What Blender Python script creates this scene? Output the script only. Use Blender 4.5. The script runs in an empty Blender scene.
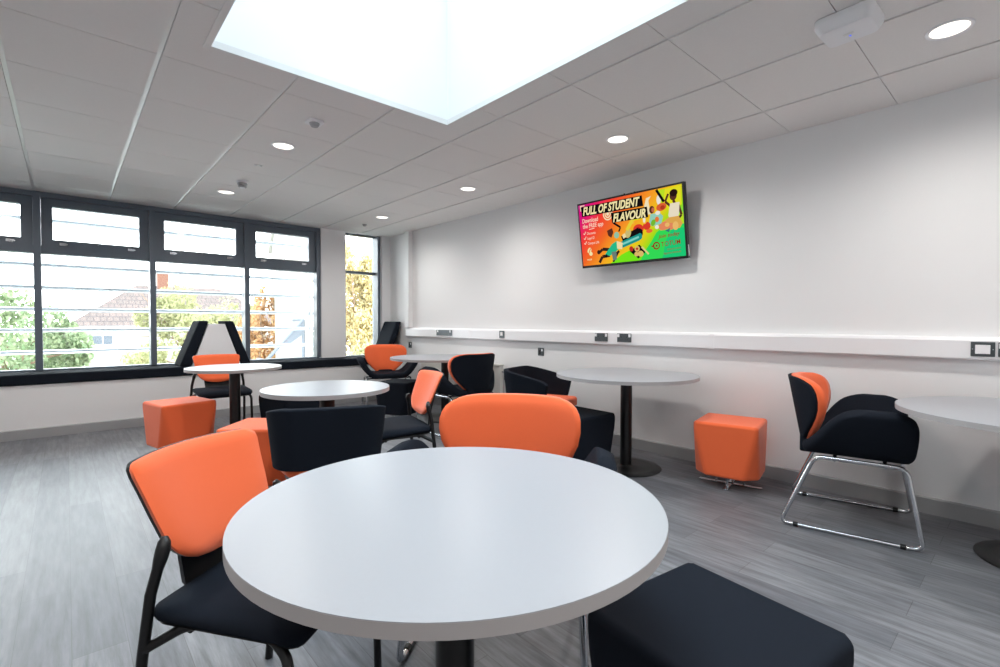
import bpy, bmesh, math, random
from mathutils import Vector, Matrix, Euler
random.seed(7)
S = bpy.context.scene
COL = S.collection
PI = math.pi
CAM_H = 1.1475
XW, YW = 3.88, 7.02          # right wall, window line
XL, YB = -2.4, -2.4          # left and back walls
CH = 2.513                   # ceiling height
LY = 6.6                     # front of the window seat
SX0, SX1, SY0, SY1 = 0.549, 1.977, 0.30, 2.762   # roof light opening

# ------------------------------------------------------------ materials
def lin(c):
    return tuple(((v/255)/12.92 if v/255 <= 0.04045 else ((v/255+0.055)/1.055)**2.4) for v in c) + (1,)
def newmat(name):
    m = bpy.data.materials.new(name); m.use_nodes = True
    nt = m.node_tree
    return m, nt, nt.nodes['Principled BSDF'], nt.nodes, nt.links
def plain(name, rgb, rough=0.5, metal=0.0, spec=0.5, noise=0.0, nscale=20, bump=0.0, bscale=200, sheen=0.0, coat=0.0):
    m, nt, b, N, L = newmat(name)
    b.inputs['Base Color'].default_value = lin(rgb)
    b.inputs['Roughness'].default_value = rough
    b.inputs['Metallic'].default_value = metal
    b.inputs['Specular IOR Level'].default_value = spec
    b.inputs['Sheen Weight'].default_value = sheen
    b.inputs['Coat Weight'].default_value = coat
    tc = N.new('ShaderNodeTexCoord')
    if noise:
        n = N.new('ShaderNodeTexNoise'); n.inputs['Scale'].default_value = nscale; n.inputs['Detail'].default_value = 6
        L.new(tc.outputs['Object'], n.inputs['Vector'])
        mx = N.new('ShaderNodeMix'); mx.data_type = 'RGBA'
        c = lin(rgb)
        mx.inputs['A'].default_value = tuple(v*(1-noise) for v in c[:3])+(1,)
        mx.inputs['B'].default_value = tuple(min(1, v*(1+noise)) for v in c[:3])+(1,)
        L.new(n.outputs['Fac'], mx.inputs['Factor']); L.new(mx.outputs['Result'], b.inputs['Base Color'])
    if bump:
        n2 = N.new('ShaderNodeTexNoise'); n2.inputs['Scale'].default_value = bscale; n2.inputs['Detail'].default_value = 3
        L.new(tc.outputs['Object'], n2.inputs['Vector'])
        bp = N.new('ShaderNodeBump'); bp.inputs['Strength'].default_value = bump; bp.inputs['Distance'].default_value = 0.002
        L.new(n2.outputs['Fac'], bp.inputs['Height']); L.new(bp.outputs['Normal'], b.inputs['Normal'])
    return m
def emit(name, rgb, strength=1.0):
    m = bpy.data.materials.new(name); m.use_nodes = True
    nt = m.node_tree; nt.nodes.clear()
    e = nt.nodes.new('ShaderNodeEmission'); o = nt.nodes.new('ShaderNodeOutputMaterial')
    e.inputs['Color'].default_value = lin(rgb); e.inputs['Strength'].default_value = strength
    nt.links.new(e.outputs[0], o.inputs[0]); return m

M = {}
M['wall'] = plain('wall_paint', (236, 236, 237), 0.75, noise=0.012, nscale=3, bump=0.08, bscale=260)
M['lining'] = plain('roof_light_lining', (246, 247, 248), 0.7)
M['white_trim'] = plain('white_plastic', (240, 240, 243), 0.35)
M['cil_tile'] = plain('ceiling_tile', (236, 233, 231), 0.9, noise=0.02, nscale=60, bump=0.2, bscale=420)
M['cil_bar'] = plain('ceiling_bar', (232, 231, 230), 0.32)
M['dark_gap'] = plain('shadow_gap', (96, 94, 92), 0.9)
M['skirting'] = plain('grey_skirting', (160, 161, 163), 0.45)
M['frame'] = plain('anthracite_aluminium', (96, 108, 121), 0.35, spec=0.6)
M['orange'] = plain('orange_fabric', (250, 108, 56), 0.85, noise=0.05, nscale=300, bump=0.35, bscale=900, sheen=0.25)
M['navy'] = plain('navy_black_fabric', (25, 30, 39), 0.9, spec=0.12, noise=0.12, nscale=300, bump=0.4, bscale=900)
M['blackplastic'] = plain('black_plastic', (17, 18, 20), 0.4)
M['blackmetal'] = plain('black_powder_coat', (14, 14, 15), 0.33)
M['chrome'] = plain('brushed_chrome', (205, 207, 212), 0.2, metal=1.0)
M['tabletop'] = plain('pale_grey_laminate', (163, 165, 171), 0.34, noise=0.015, nscale=90)
M['tabledge'] = plain('grey_table_edge', (172, 168, 168), 0.45)
M['greymetal'] = plain('socket_grey_metal', (82, 88, 92), 0.35, metal=0.4)
M['radiator'] = plain('radiator_enamel', (222, 221, 216), 0.4)
M['tvcase'] = plain('tv_black_case', (22, 23, 26), 0.35)
M['glow'] = emit('downlight_diffuser', (255, 248, 238), 1.5)
M['led'] = emit('blue_indicator', (110, 130, 255), 1.2)
M['bark'] = plain('tree_bark', (120, 98, 78), 0.9, noise=0.2, nscale=12)
M['render_white'] = plain('white_render', (146, 143, 137), 0.85, noise=0.03, nscale=2)
M['brick'] = plain('chimney_brick', (104, 70, 56), 0.9, noise=0.15, nscale=20)
M['blade'] = plain('louvre_aluminium', (176, 180, 184), 0.4)
M['paintsteel'] = plain('painted_grey_steel', (84, 90, 98), 0.6)
M['detgrey'] = plain('light_grey_plastic', (172, 173, 175), 0.45)
M['galv'] = plain('galvanised_steel', (150, 158, 166), 0.4, metal=0.5)

def floor_mat():
    m, nt, b, N, L = newmat('grey_wood_vinyl_planks')
    tc = N.new('ShaderNodeTexCoord')
    mp = N.new('ShaderNodeMapping'); mp.inputs['Rotation'].default_value = (0, 0, PI/2)
    L.new(tc.outputs['Object'], mp.inputs['Vector'])
    br = N.new('ShaderNodeTexBrick')
    br.offset = 0.37; br.squash = 1.0
    br.inputs['Color1'].default_value = lin((131, 133, 138)); br.inputs['Color2'].default_value = lin((110, 112, 118))
    br.inputs['Mortar'].default_value = lin((92, 93, 96))
    br.inputs['Scale'].default_value = 1.0
    br.inputs['Mortar Size'].default_value = 0.0012
    br.inputs['Mortar Smooth'].default_value = 0.3
    br.inputs['Bias'].default_value = 0.0
    br.inputs['Brick Width'].default_value = 0.92
    br.inputs['Row Height'].default_value = 0.153
    L.new(mp.outputs['Vector'], br.inputs['Vector'])
    # grain, stretched along the boards
    g = N.new('ShaderNodeMapping'); g.inputs['Scale'].default_value = (26, 2.2, 1)
    L.new(tc.outputs['Object'], g.inputs['Vector'])
    n1 = N.new('ShaderNodeTexNoise'); n1.inputs['Scale'].default_value = 1.4; n1.inputs['Detail'].default_value = 9; n1.inputs['Roughness'].default_value = 0.66
    L.new(g.outputs['Vector'], n1.inputs['Vector'])
    r1 = N.new('ShaderNodeValToRGB')
    r1.color_ramp.elements[0].position = 0.3; r1.color_ramp.elements[0].color = (0.40, 0.40, 0.40, 1)
    r1.color_ramp.elements[1].position = 0.68; r1.color_ramp.elements[1].color = (1.28, 1.28, 1.28, 1)
    L.new(n1.outputs['Fac'], r1.inputs['Fac'])
    mx = N.new('ShaderNodeMix'); mx.data_type = 'RGBA'; mx.blend_type = 'MULTIPLY'; mx.inputs['Factor'].default_value = 0.85
    L.new(br.outputs['Color'], mx.inputs['A']); L.new(r1.outputs['Color'], mx.inputs['B'])
    g2 = N.new('ShaderNodeMapping'); g2.inputs['Scale'].default_value = (5, 0.7, 1)
    L.new(tc.outputs['Object'], g2.inputs['Vector'])
    n2 = N.new('ShaderNodeTexNoise'); n2.inputs['Scale'].default_value = 1.2; n2.inputs['Detail'].default_value = 4
    L.new(g2.outputs['Vector'], n2.inputs['Vector'])
    mx2 = N.new('ShaderNodeMix'); mx2.data_type = 'RGBA'; mx2.blend_type = 'MULTIPLY'; mx2.inputs['Factor'].default_value = 0.5
    r2 = N.new('ShaderNodeValToRGB')
    r2.color_ramp.elements[0].position = 0.35; r2.color_ramp.elements[0].color = (0.7, 0.7, 0.72, 1)
    r2.color_ramp.elements[1].position = 0.65; r2.color_ramp.elements[1].color = (1.1, 1.09, 1.07, 1)
    L.new(n2.outputs['Fac'], r2.inputs['Fac'])
    L.new(mx.outputs['Result'], mx2.inputs['A']); L.new(r2.outputs['Color'], mx2.inputs['B'])
    L.new(mx2.outputs['Result'], b.inputs['Base Color'])
    rr = N.new('ShaderNodeMapRange'); rr.inputs['To Min'].default_value = 0.36; rr.inputs['To Max'].default_value = 0.52
    L.new(n1.outputs['Fac'], rr.inputs['Value']); L.new(rr.outputs['Result'], b.inputs['Roughness'])
    bp = N.new('ShaderNodeBump'); bp.inputs['Strength'].default_value = 0.25; bp.inputs['Distance'].default_value = 0.002
    L.new(n1.outputs['Fac'], bp.inputs['Height']); L.new(bp.outputs['Normal'], b.inputs['Normal'])
    return m
M['floor'] = floor_mat()

def glass_mat():
    m = bpy.data.materials.new('window_glass'); m.use_nodes = True
    nt = m.node_tree; nt.nodes.clear(); N = nt.nodes; L = nt.links
    t = N.new('ShaderNodeBsdfTransparent'); t.inputs['Color'].default_value = (0.96, 0.98, 0.97, 1)
    g = N.new('ShaderNodeBsdfGlossy'); g.inputs['Roughness'].default_value = 0.02
    f = N.new('ShaderNodeFresnel'); f.inputs['IOR'].default_value = 1.45
    mx = N.new('ShaderNodeMixShader'); o = N.new('ShaderNodeOutputMaterial')
    L.new(f.outputs[0], mx.inputs[0]); L.new(t.outputs[0], mx.inputs[1]); L.new(g.outputs[0], mx.inputs[2]); L.new(mx.outputs[0], o.inputs[0])
    return m
M['glass'] = glass_mat()

def leaf_mat(name, c1, c2):
    m, nt, b, N, L = newmat(name)
    oi = N.new('ShaderNodeNewGeometry')
    mx = N.new('ShaderNodeMix'); mx.data_type = 'RGBA'
    mx.inputs['A'].default_value = lin(c1); mx.inputs['B'].default_value = lin(c2)
    L.new(oi.outputs['Random Per Island'], mx.inputs['Factor'])
    L.new(mx.outputs['Result'], b.inputs['Base Color'])
    b.inputs['Roughness'].default_value = 0.6
    tr = N.new('ShaderNodeBsdfTranslucent'); L.new(mx.outputs['Result'], tr.inputs['Color'])
    ms = N.new('ShaderNodeMixShader'); ms.inputs[0].default_value = 0.45
    out = nt.nodes['Material Output']
    L.new(b.outputs[0], ms.inputs[1]); L.new(tr.outputs[0], ms.inputs[2]); L.new(ms.outputs[0], out.inputs[0])
    return m
M['leaf_green'] = leaf_mat('green_leaves', (86, 116, 64), (136, 156, 100))
M['leaf_dark'] = leaf_mat('deep_green_leaves', (98, 118, 82), (150, 160, 124))
M['leaf_yellow'] = leaf_mat('yellow_green_leaves', (130, 132, 90), (168, 165, 123))
M['leaf_orange'] = leaf_mat('orange_autumn_leaves', (170, 128, 84), (194, 160, 118))
M['leaf_gold'] = leaf_mat('golden_autumn_leaves', (180, 162, 114), (196, 182, 138))
M['bounce_ground'] = plain('pale_bounce_ground', (206, 204, 198), 0.95, noise=0.2, nscale=3)  # ground made pale so it throws daylight up to the ceiling

def rooftile_mat():
    m, nt, b, N, L = newmat('brown_roof_tiles')
    tc = N.new('ShaderNodeTexCoord')
    br = N.new('ShaderNodeTexBrick')
    br.inputs['Color1'].default_value = lin((92, 76, 70)); br.inputs['Color2'].default_value = lin((80, 67, 62))
    br.inputs['Mortar'].default_value = lin((58, 48, 46)); br.inputs['Scale'].default_value = 1
    br.inputs['Brick Width'].default_value = 0.33; br.inputs['Row Height'].default_value = 0.3; br.inputs['Mortar Size'].default_value = 0.03
    mp = N.new('ShaderNodeMapping'); mp.inputs['Rotation'].default_value = (PI/2, 0, 0)
    L.new(tc.outputs['Object'], mp.inputs['Vector']); L.new(mp.outputs['Vector'], br.inputs['Vector'])
    L.new(br.outputs['Color'], b.inputs['Base Color']); b.inputs['Roughness'].default_value = 0.85
    return m
M['rooftile'] = rooftile_mat()

# ------------------------------------------------------------ mesh helpers
class MB:
    def __init__(s): s.bm = bmesh.new(); s.mi = 0
    def _mark(s, faces):
        for f in faces: f.material_index = s.mi
    def box(s, x0, x1, y0, y1, z0, z1, mat=None):
        v = [s.bm.verts.new(((mat @ Vector(p)) if mat else p)) for p in
             ((x0,y0,z0),(x1,y0,z0),(x1,y1,z0),(x0,y1,z0),(x0,y0,z1),(x1,y0,z1),(x1,y1,z1),(x0,y1,z1))]
        s._mark([s.bm.faces.new([v[i] for i in f]) for f in ((3,2,1,0),(4,5,6,7),(0,1,5,4),(1,2,6,5),(2,3,7,6),(3,0,4,7))])
        return s
    def prism(s, pts, axis, a, b, mat=None):
        """polygon pts (2d) extruded along axis 0/1/2 from a to b"""
        def P(p, h):
            q = {0: (h, p[0], p[1]), 1: (p[0], h, p[1]), 2: (p[0], p[1], h)}[axis]
            return (mat @ Vector(q)) if mat else q
        A = [s.bm.verts.new(P(p, a)) for p in pts]; B = [s.bm.verts.new(P(p, b)) for p in pts]
        n = len(pts); fs = [s.bm.faces.new(A[::-1]), s.bm.faces.new(B)]
        for i in range(n): fs.append(s.bm.faces.new((A[i], A[(i+1) % n], B[(i+1) % n], B[i])))
        s._mark(fs); return s
    def lathe(s, prof, cx=0, cy=0, n=48, mat=None):
        """prof: list of (r,z); closed ends when r==0"""
        rings = []
        for r, z in prof:
            if r < 1e-6:
                p = Vector((cx, cy, z)); rings.append([s.bm.verts.new(mat @ p if mat else p)])
            else:
                rg = []
                for i in range(n):
                    a = 2*PI*i/n; p = Vector((cx+r*math.cos(a), cy+r*math.sin(a), z))
                    rg.append(s.bm.verts.new(mat @ p if mat else p))
                rings.append(rg)
        fs = []
        for A, B in zip(rings, rings[1:]):
            for i in range(n):
                j = (i+1) % n
                if len(A) == 1 and len(B) == 1: continue
                if len(A) == 1: fs.append(s.bm.faces.new((A[0], B[j], B[i])))
                elif len(B) == 1: fs.append(s.bm.faces.new((A[i], A[j], B[0])))
                else: fs.append(s.bm.faces.new((A[i], A[j], B[j], B[i])))
        s._mark(fs); return s
    def tube(s, pts, r, n=12, closed=False):
        pts = [Vector(p) for p in pts]; N = len(pts); rings = []
        up = None
        rr = r if isinstance(r, (list, tuple)) else [r]*N
        for i, p in enumerate(pts):
            if closed: t = (pts[(i+1) % N]-pts[i-1]).normalized()
            else: t = (pts[min(i+1, N-1)]-pts[max(i-1, 0)]).normalized()
            if up is None:
                up = Vector((0, 0, 1)) if abs(t.z) < 0.9 else Vector((1, 0, 0))
            a = (up - t*up.dot(t)).normalized(); b = t.cross(a); up = a
            rings.append([s.bm.verts.new(p + rr[i]*(a*math.cos(2*PI*k/n)+b*math.sin(2*PI*k/n))) for k in range(n)])
        fs = []
        R = rings + ([rings[0]] if closed else [])
        for A, B in zip(R, R[1:]):
            for k in range(n): fs.append(s.bm.faces.new((A[k], A[(k+1) % n], B[(k+1) % n], B[k])))
        if not closed:
            fs.append(s.bm.faces.new(rings[0][::-1])); fs.append(s.bm.faces.new(rings[-1]))
        s._mark(fs); return s
    def grid(s, fn, nu, nv):
        V = [[s.bm.verts.new(fn(i/nu, j/nv)) for i in range(nu+1)] for j in range(nv+1)]
        s._mark([s.bm.faces.new((V[j][i], V[j][i+1], V[j+1][i+1], V[j+1][i])) for j in range(nv) for i in range(nu)])
        return s
    def build(s, name, mats, parent=None, bevel=0, seg=3, smooth=True, solid=0, off=-1, sub=0, angle=40):
        bmesh.ops.remove_doubles(s.bm, verts=s.bm.verts, dist=1e-6)
        bmesh.ops.recalc_face_normals(s.bm, faces=s.bm.faces)
        me = bpy.data.meshes.new(name); s.bm.to_mesh(me); s.bm.free()
        for m in (mats if isinstance(mats, (list, tuple)) else [mats]): me.materials.append(M[m] if isinstance(m, str) else m)
        o = bpy.data.objects.new(name, me); COL.objects.link(o)
        if smooth:
            me.polygons.foreach_set('use_smooth', [True]*len(me.polygons))
        if parent: o.parent = parent
        if solid:
            k = o.modifiers.new('Solidify', 'SOLIDIFY'); k.thickness = solid; k.offset = off; k.use_even_offset = False
        if bevel:
            k = o.modifiers.new('Bevel', 'BEVEL'); k.width = bevel; k.segments = seg; k.limit_method = 'ANGLE'
            k.angle_limit = math.radians(30); k.harden_normals = bool(smooth)
        elif smooth and not sub:
            me.set_sharp_from_angle(angle=math.radians(angle))
        if sub:
            k = o.modifiers.new('Subsurf', 'SUBSURF'); k.levels = sub; k.render_levels = sub
        return o

def fillet(pts, rad, n=6, closed=False):
    """round the corners of a 3d polyline"""
    P = [Vector(p) for p in pts]; out = []; N = len(P)
    for i, p in enumerate(P):
        if not closed and i in (0, N-1): out.append(p); continue
        a, b = P[i-1]-p, P[(i+1) % N]-p
        r = min(rad, a.length*0.48, b.length*0.48)
        s, e = p+a.normalized()*r, p+b.normalized()*r
        for k in range(n+1):
            t = k/n; out.append((1-t)**2*s + 2*t*(1-t)*p + t*t*e)
    return out
def rrect(x0, x1, y0, y1, r, n=6):
    out = []
    for cx, cy, a0 in ((x1-r, y1-r, 0), (x0+r, y1-r, 90), (x0+r, y0+r, 180), (x1-r, y0+r, 270)):
        for k in range(n+1):
            a = math.radians(a0+90*k/n); out.append((cx+r*math.cos(a), cy+r*math.sin(a)))
    return out
def empty(name, label, cat, loc, az=0, group=None):
    """az: heading in degrees clockwise from +Y (local +Y looks that way)"""
    o = bpy.data.objects.new(name, None); COL.objects.link(o)
    o.location = loc; o.rotation_euler = (0, 0, -math.radians(az)); o.empty_display_size = 0.1
    o['label'] = label; o['category'] = cat
    if group: o['group'] = group
    return o
def tag(o, label, cat, group=None):
    o['label'] = label; o['category'] = cat
    if group: o['group'] = group
    return o
def struct(o): o['kind'] = 'structure'; return o
def dup(root, loc, az, label, group=None):
    r = root.copy(); COL.objects.link(r); r.location = loc; r.rotation_euler = (0, 0, -math.radians(az)); r['label'] = label
    if group: r['group'] = group
    for ch in list(root.children):
        c = ch.copy(); COL.objects.link(c); c.parent = r
        for g in list(ch.children):
            d = g.copy(); COL.objects.link(d); d.parent = c
    return r
def interp(tab, t):
    if t <= tab[0][0]: return tab[0][1]
    for (a, va), (b, vb) in zip(tab, tab[1:]):
        if t <= b: return va+(vb-va)*(t-a)/(b-a)
    return tab[-1][1]

# ------------------------------------------------------------ room shell
struct(MB().box(XL-0.15, XW+0.15, YB-0.15, 7.2, -0.2, 0).build('floor', 'floor', smooth=False))
struct(MB().box(XW, XW+0.15, YB-0.15, 7.25, 0, CH+0.3).build('wall_right', 'wall', smooth=False))
struct(MB().box(XL-0.15, XL, YB-0.15, 7.25, 0, CH+0.3).build('wall_left', 'wall', smooth=False))
struct(MB().box(XL, XW, YB-0.15, YB, 0, CH+0.3).build('wall_back', 'wall', smooth=False))
# low wall under the windows, with the seat niche above it
struct(MB().box(XL, XW, LY+0.02, 7.2, 0, 0.525).build('wall_window', 'wall', smooth=False))
# pier between the wide and the narrow window, and the strip in the corner
struct(MB().box(2.765, 3.135, 6.985, 7.24, 0.62, CH+0.02).build('wall_pier', 'wall', smooth=False))
struct(MB().box(3.735, XW, 6.985, 7.24, 0.62, CH+0.02).build('wall_corner', 'wall', smooth=False))
# skirtings
def skirting(name, pts):
    struct(MB().prism([(0, 0), (0.016, 0), (0.016, 0.092), (0.010, 0.1), (0, 0.1)], 0, 0, pts[2]).build(name, 'skirting', smooth=False))
    return bpy.data.objects[name]
b = skirting('baseboard_right', (0, 0, 6.62-YB)); b.rotation_euler = (0, 0, PI/2); b.location = (XW, YB, 0)
b = skirting('baseboard_window', (0, 0, XW-XL-0.0)); b.rotation_euler = (0, 0, PI); b.location = (XW, LY+0.02, 0)
b = skirting('baseboard_left', (0, 0, 6.62-YB)); b.rotation_euler = (0, 0, -PI/2); b.location = (XL, 6.62, 0)

# suspended ceiling: square tiles between exposed bars, cut around the roof light
GX, GY, T = -0.2272, 3.03, 0.6
def ceiling():
    m = MB()
    xs = [XL] + [GX+T*i for i in range(-10, 12) if XL < GX+T*i < XW] + [XW]
    ys = [YB] + [GY+T*j for j in range(-14, 12) if YB < GY+T*j < 7.1] + [7.1]
    zt = CH
    def quad(x0, x1, y0, y1, z, mi):
        if x1-x0 < 1e-4 or y1-y0 < 1e-4: return
        m.mi = mi; m.box(x0, x1, y0, y1, z, zt+0.0145)
    def minus(x0, x1, y0, y1, z, mi):
        # rectangle minus the opening
        if x1 <= SX0 or x0 >= SX1 or y1 <= SY0 or y0 >= SY1: return quad(x0, x1, y0, y1, z, mi)
        quad(x0, min(x1, SX0), y0, y1, z, mi) if x0 < SX0 else None
        quad(max(x0, SX1), x1, y0, y1, z, mi) if x1 > SX1 else None
        a, b_ = max(x0, SX0), min(x1, SX1)
        if y0 < SY0: quad(a, b_, y0, SY0, z, mi)
        if y1 > SY1: quad(a, b_, SY1, y1, z, mi)
    ga, gb = 0.0125, 0.0020
    for xa, xb in zip(xs, xs[1:]):
        for ya, yb in zip(ys, ys[1:]):
            minus(xa+(ga if xa != XL else 0), xb-(ga if xb != XW else 0), ya+gb, yb-gb, zt, 0)
    for x in xs[1:-1]:
        minus(x-ga+0.0018, x+ga-0.0018, YB, 7.1, zt+0.007, 1)
    # backing seen in the joints
    for r in ((XL, SX0-0.1, YB, 7.25), (SX1+0.1, XW, YB, 7.25), (SX0-0.1, SX1+0.1, YB, SY0-0.1), (SX0-0.1, SX1+0.1, SY1+0.1, 7.25)):
        m.mi = 2; m.box(r[0], r[1], r[2], r[3], zt+0.015, zt+0.06)
    return struct(m.build('ceiling', ['cil_tile', 'cil_bar', 'dark_gap'], smooth=False))
ceiling()
struct(MB().box(XL-.15, SX0-.12, YB-.15, 7.3, CH+0.3, CH+0.45).build('ceiling_roof', 'wall', smooth=False))
bpy.data.objects['ceiling_roof'].name = 'ceiling_slab'
s2 = MB(); s2.box(SX1+.12, XW+.15, YB-.15, 7.3, CH+0.3, CH+0.45); s2.box(SX0-.12, SX1+.12, YB-.15, SY0-.12, CH+0.3, CH+0.45); s2.box(SX0-.12, SX1+.12, SY1+.12, 7.3, CH+0.3, CH+0.45)
struct(s2.build('ceiling_deck', 'wall', smooth=False))
# roof light: lining boards, edge trim, glazing on top
w = MB(); ZT = 3.75
w.box(SX0-0.1, SX0, SY0-0.1, SY1+0.1, CH+0.016, ZT); w.box(SX1, SX1+0.1, SY0-0.1, SY1+0.1, CH+0.016, ZT)
w.box(SX0, SX1, SY0-0.1, SY0, CH+0.016, ZT); w.box(SX0, SX1, SY1, SY1+0.1, CH+0.016, ZT)
struct(w.build('trim_1', 'lining', smooth=False))
t = MB()
t.box(SX0-0.028, SX0+0.002, SY0-0.028, SY1+0.028, CH-0.006, CH+0.03); t.box(SX1-0.002, SX1+0.006, SY0-0.006, SY1+0.006, CH-0.003, CH+0.03)
t.box(SX0+0.002, SX1-0.002, SY0-0.02, SY0+0.002, CH-0.004, CH+0.03); t.box(SX0+0.002, SX1-0.002, SY1-0.002, SY1+0.012, CH-0.004, CH+0.03)
struct(t.build('trim_2', 'cil_bar', smooth=False))
struct(MB().box(SX0-0.06, SX1+0.06, SY0-0.06, SY1+0.06, ZT, ZT+0.02).build('window_1', 'glass', smooth=False))

# ------------------------------------------------------------ windows
MULL = [-2.18, -1.20, -0.216, 0.773, 1.792, 2.738]      # centres of the uprights
def wide_window():
    fr = MB()
    for i, x in enumerate(MULL):
        wd = 0.058 if i < 5 else 0.054
        fr.box(x-wd/2, x+wd/2, YW-0.006, YW+0.158, 0.64, CH-0.0005)
    fr.box(XL, 2.764, YW+0.0, YW+0.16, CH-0.055, CH-0.001)       # head
    fr.box(XL, 2.76, YW+0.03, YW+0.16, 1.872, 1.955)    # transom
    fr.box(XL, 2.76, YW+0.05, YW+0.16, 0.60, 0.645)     # sill rail
    o = struct(fr.build('window_2', 'frame', smooth=False))
    g = MB()
    e = [XL]+MULL
    for a, b_ in zip(e, e[1:]):
        g.box(a+0.03, b_-0.03, YW+0.125, YW+0.131, 0.645, 1.877)
    g.build('glazing', 'glass', o, smooth=False)
    for a, b_ in zip(e, e[1:]):
        x0, x1 = a+0.032, b_-0.032
        z0, z1 = 1.955, CH-0.055
        f = MB(); yf = YW+0.035
        wS = 0.090
        f.box(x0, x0+wS, yf, yf+0.09, z0, z1); f.box(x1-wS, x1, yf, yf+0.09, z0, z1)
        f.box(x0+wS, x1-wS, yf, yf+0.09, z0, z0+0.07); f.box(x0+wS, x1-wS, yf, yf+0.09, z1-0.085, z1)
        sash = f.build('top_sash', 'frame', o, smooth=False)
        MB().box(x0+wS, x1-wS, yf+0.03, yf+0.036, z0+0.07, z1-0.085).build('sash_pane', 'glass', sash, smooth=False)
        hd = MB()
        for hx in (x0+0.17, x1-0.17):
            hd.box(hx-0.028, hx+0.028, yf-0.02, yf, z0+0.012, z0+0.040); hd.box(hx-0.012, hx+0.04, yf-0.035, yf-0.02, z0+0.02, z0+0.032)
        mid = (x0+x1)/2
        hd.box(x0+0.17, x1-0.17, yf-0.012, yf, z0+0.060, z0+0.068)
        hd.box(mid-0.006, mid+0.006, yf-0.02, yf, z0+0.045, z0+0.085)
        hd.build('stay', 'chrome', sash, smooth=False)
    return o
wide_window()
def narrow_window():
    fr = MB()
    fr.box(3.69, 3.74, YW+0.02, YW+0.2, 0.62, CH+0.005)
    fr.box(3.10, 3.14, YW+0.1, YW+0.2, 0.62, CH+0.005)
    fr.box(3.14, 3.69, YW+0.1, YW+0.2, 1.905, 1.945)
    fr.box(3.14, 3.69, YW+0.1, YW+0.2, CH-0.02, CH+0.005)
    fr.box(3.14, 3.69, YW+0.05, YW+0.2, 0.60, 0.64)
    o = struct(fr.build('window_3', 'frame', smooth=False))
    MB().box(3.14, 3.69, YW+0.15, YW+0.156, 0.64, 1.905).box(3.14, 3.69, YW+0.15, YW+0.156, 1.945, CH-0.02).build('glazing', 'glass', o, smooth=False)
narrow_window()

# window seat: one long black pad on the low wall
seat = MB(); seat.box(XL+0.005, XW-0.006, LY, 7.02, 0.530, 0.632)
so = seat.build('window_seat_pad', 'navy', bevel=0.015)
tag(so, 'long black upholstered window seat running under all the windows', 'bench')
# upholstered wedges that lean on the window seat
def wedge(xb0, xb1, xt0, xt1, zt, label, y0=LY+0.005, y1=7.01):
    m = MB()
    pts = [(xb0, 0.634), (xb1, 0.634), (xt1, zt-0.02 if xt1 > xt0 and xb0 < xt0 else zt), (xt0, zt)]
    pts = [(xb0, 0.634), (xb1, 0.634), (xt1, zt), (xt0, zt)]
    m.prism(pts, 1, y0, y1)
    o = m.build('wedge_backrest', 'navy', bevel=0.022, seg=4)
    return tag(o, label, 'backrest', 'upholstered backrests leaning on the window seat')
wedge(0.965, 1.085, 1.168, 1.268, 1.165, 'black padded backrest slanting left of the white panel on the window seat')
wedge(1.610, 1.722, 1.432, 1.530, 1.165, 'black padded backrest slanting right of the white panel on the window seat')
wedge(3.560, 3.690, 3.775, 3.868, 1.165, 'black padded backrest leaning on the right wall beside the narrow window')
pm = MB(); pm.prism([(1.092, 0.634), (1.606, 0.634), (1.437, 1.128), (1.264, 1.128)], 1, LY+0.02, 7.0)
tag(pm.build('divider_panel', 'white_trim', bevel=0.003), 'white tapered divider panel between the two slanting backrests', 'panel')

# ------------------------------------------------------------ exterior louvre screen
def louvres():
    r = empty('louvre_screen', 'white horizontal louvre blades outside the wide window', 'louvre', (0, 0, 0))
    YL = 7.62
    k = (YL+0.05)/7.04
    zs = [CAM_H+(z-CAM_H)*k for z in (2.215, 1.745, 1.510, 1.280, 1.062, 0.832)] + [CAM_H+(2.215-1.745+2.215-CAM_H+0.0)*k]
    for z in zs:
        m = MB(); pts = []
        for i in range(20):
            a = 2*PI*i/20; pts.append((YL+0.065*math.cos(a), z+0.024*math.sin(a)))
        m.prism(pts, 0, XL-0.3, 2.80)
        m.build('blade', 'blade', r)
    for x in (-1.2, 2.83):
        m = MB(); m.box(x-0.02, x+0.02, YL-0.05, YL+0.05, -3.6, 3.1); m.build('upright', 'blade', r, bevel=0.004)
louvres()

# ------------------------------------------------------------ trunking, sockets, radiator
ty = MB()
prof = [(XW-0.001, 0.943), (XW-0.044, 0.943), (XW-0.05, 0.952), (XW-0.05, 1.052), (XW-0.042, 1.066), (XW-0.020, 1.074), (XW-0.001, 1.074)]
ty.prism(prof, 1, YB+0.01, 6.43)
tr = ty.build('dado_trunking', 'white_trim', smooth=False)
tag(tr, 'white plastic dado trunking running along the right wall', 'trunking')
for y in (1.76, 4.88):
    MB().box(XW-0.0515, XW-0.049, y-0.02, y+0.02, 0.945, 1.06).build('joint_cover', 'white_trim', tr, smooth=False)
vb = MB(); vb.box(XW-0.075, XW-0.001, 6.305, 6.42, 1.076, CH-0.002)
tag(vb.build('corner_boxing', 'wall', bevel=0.006), 'white vertical service boxing near the corner by the narrow window', 'boxing')

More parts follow.
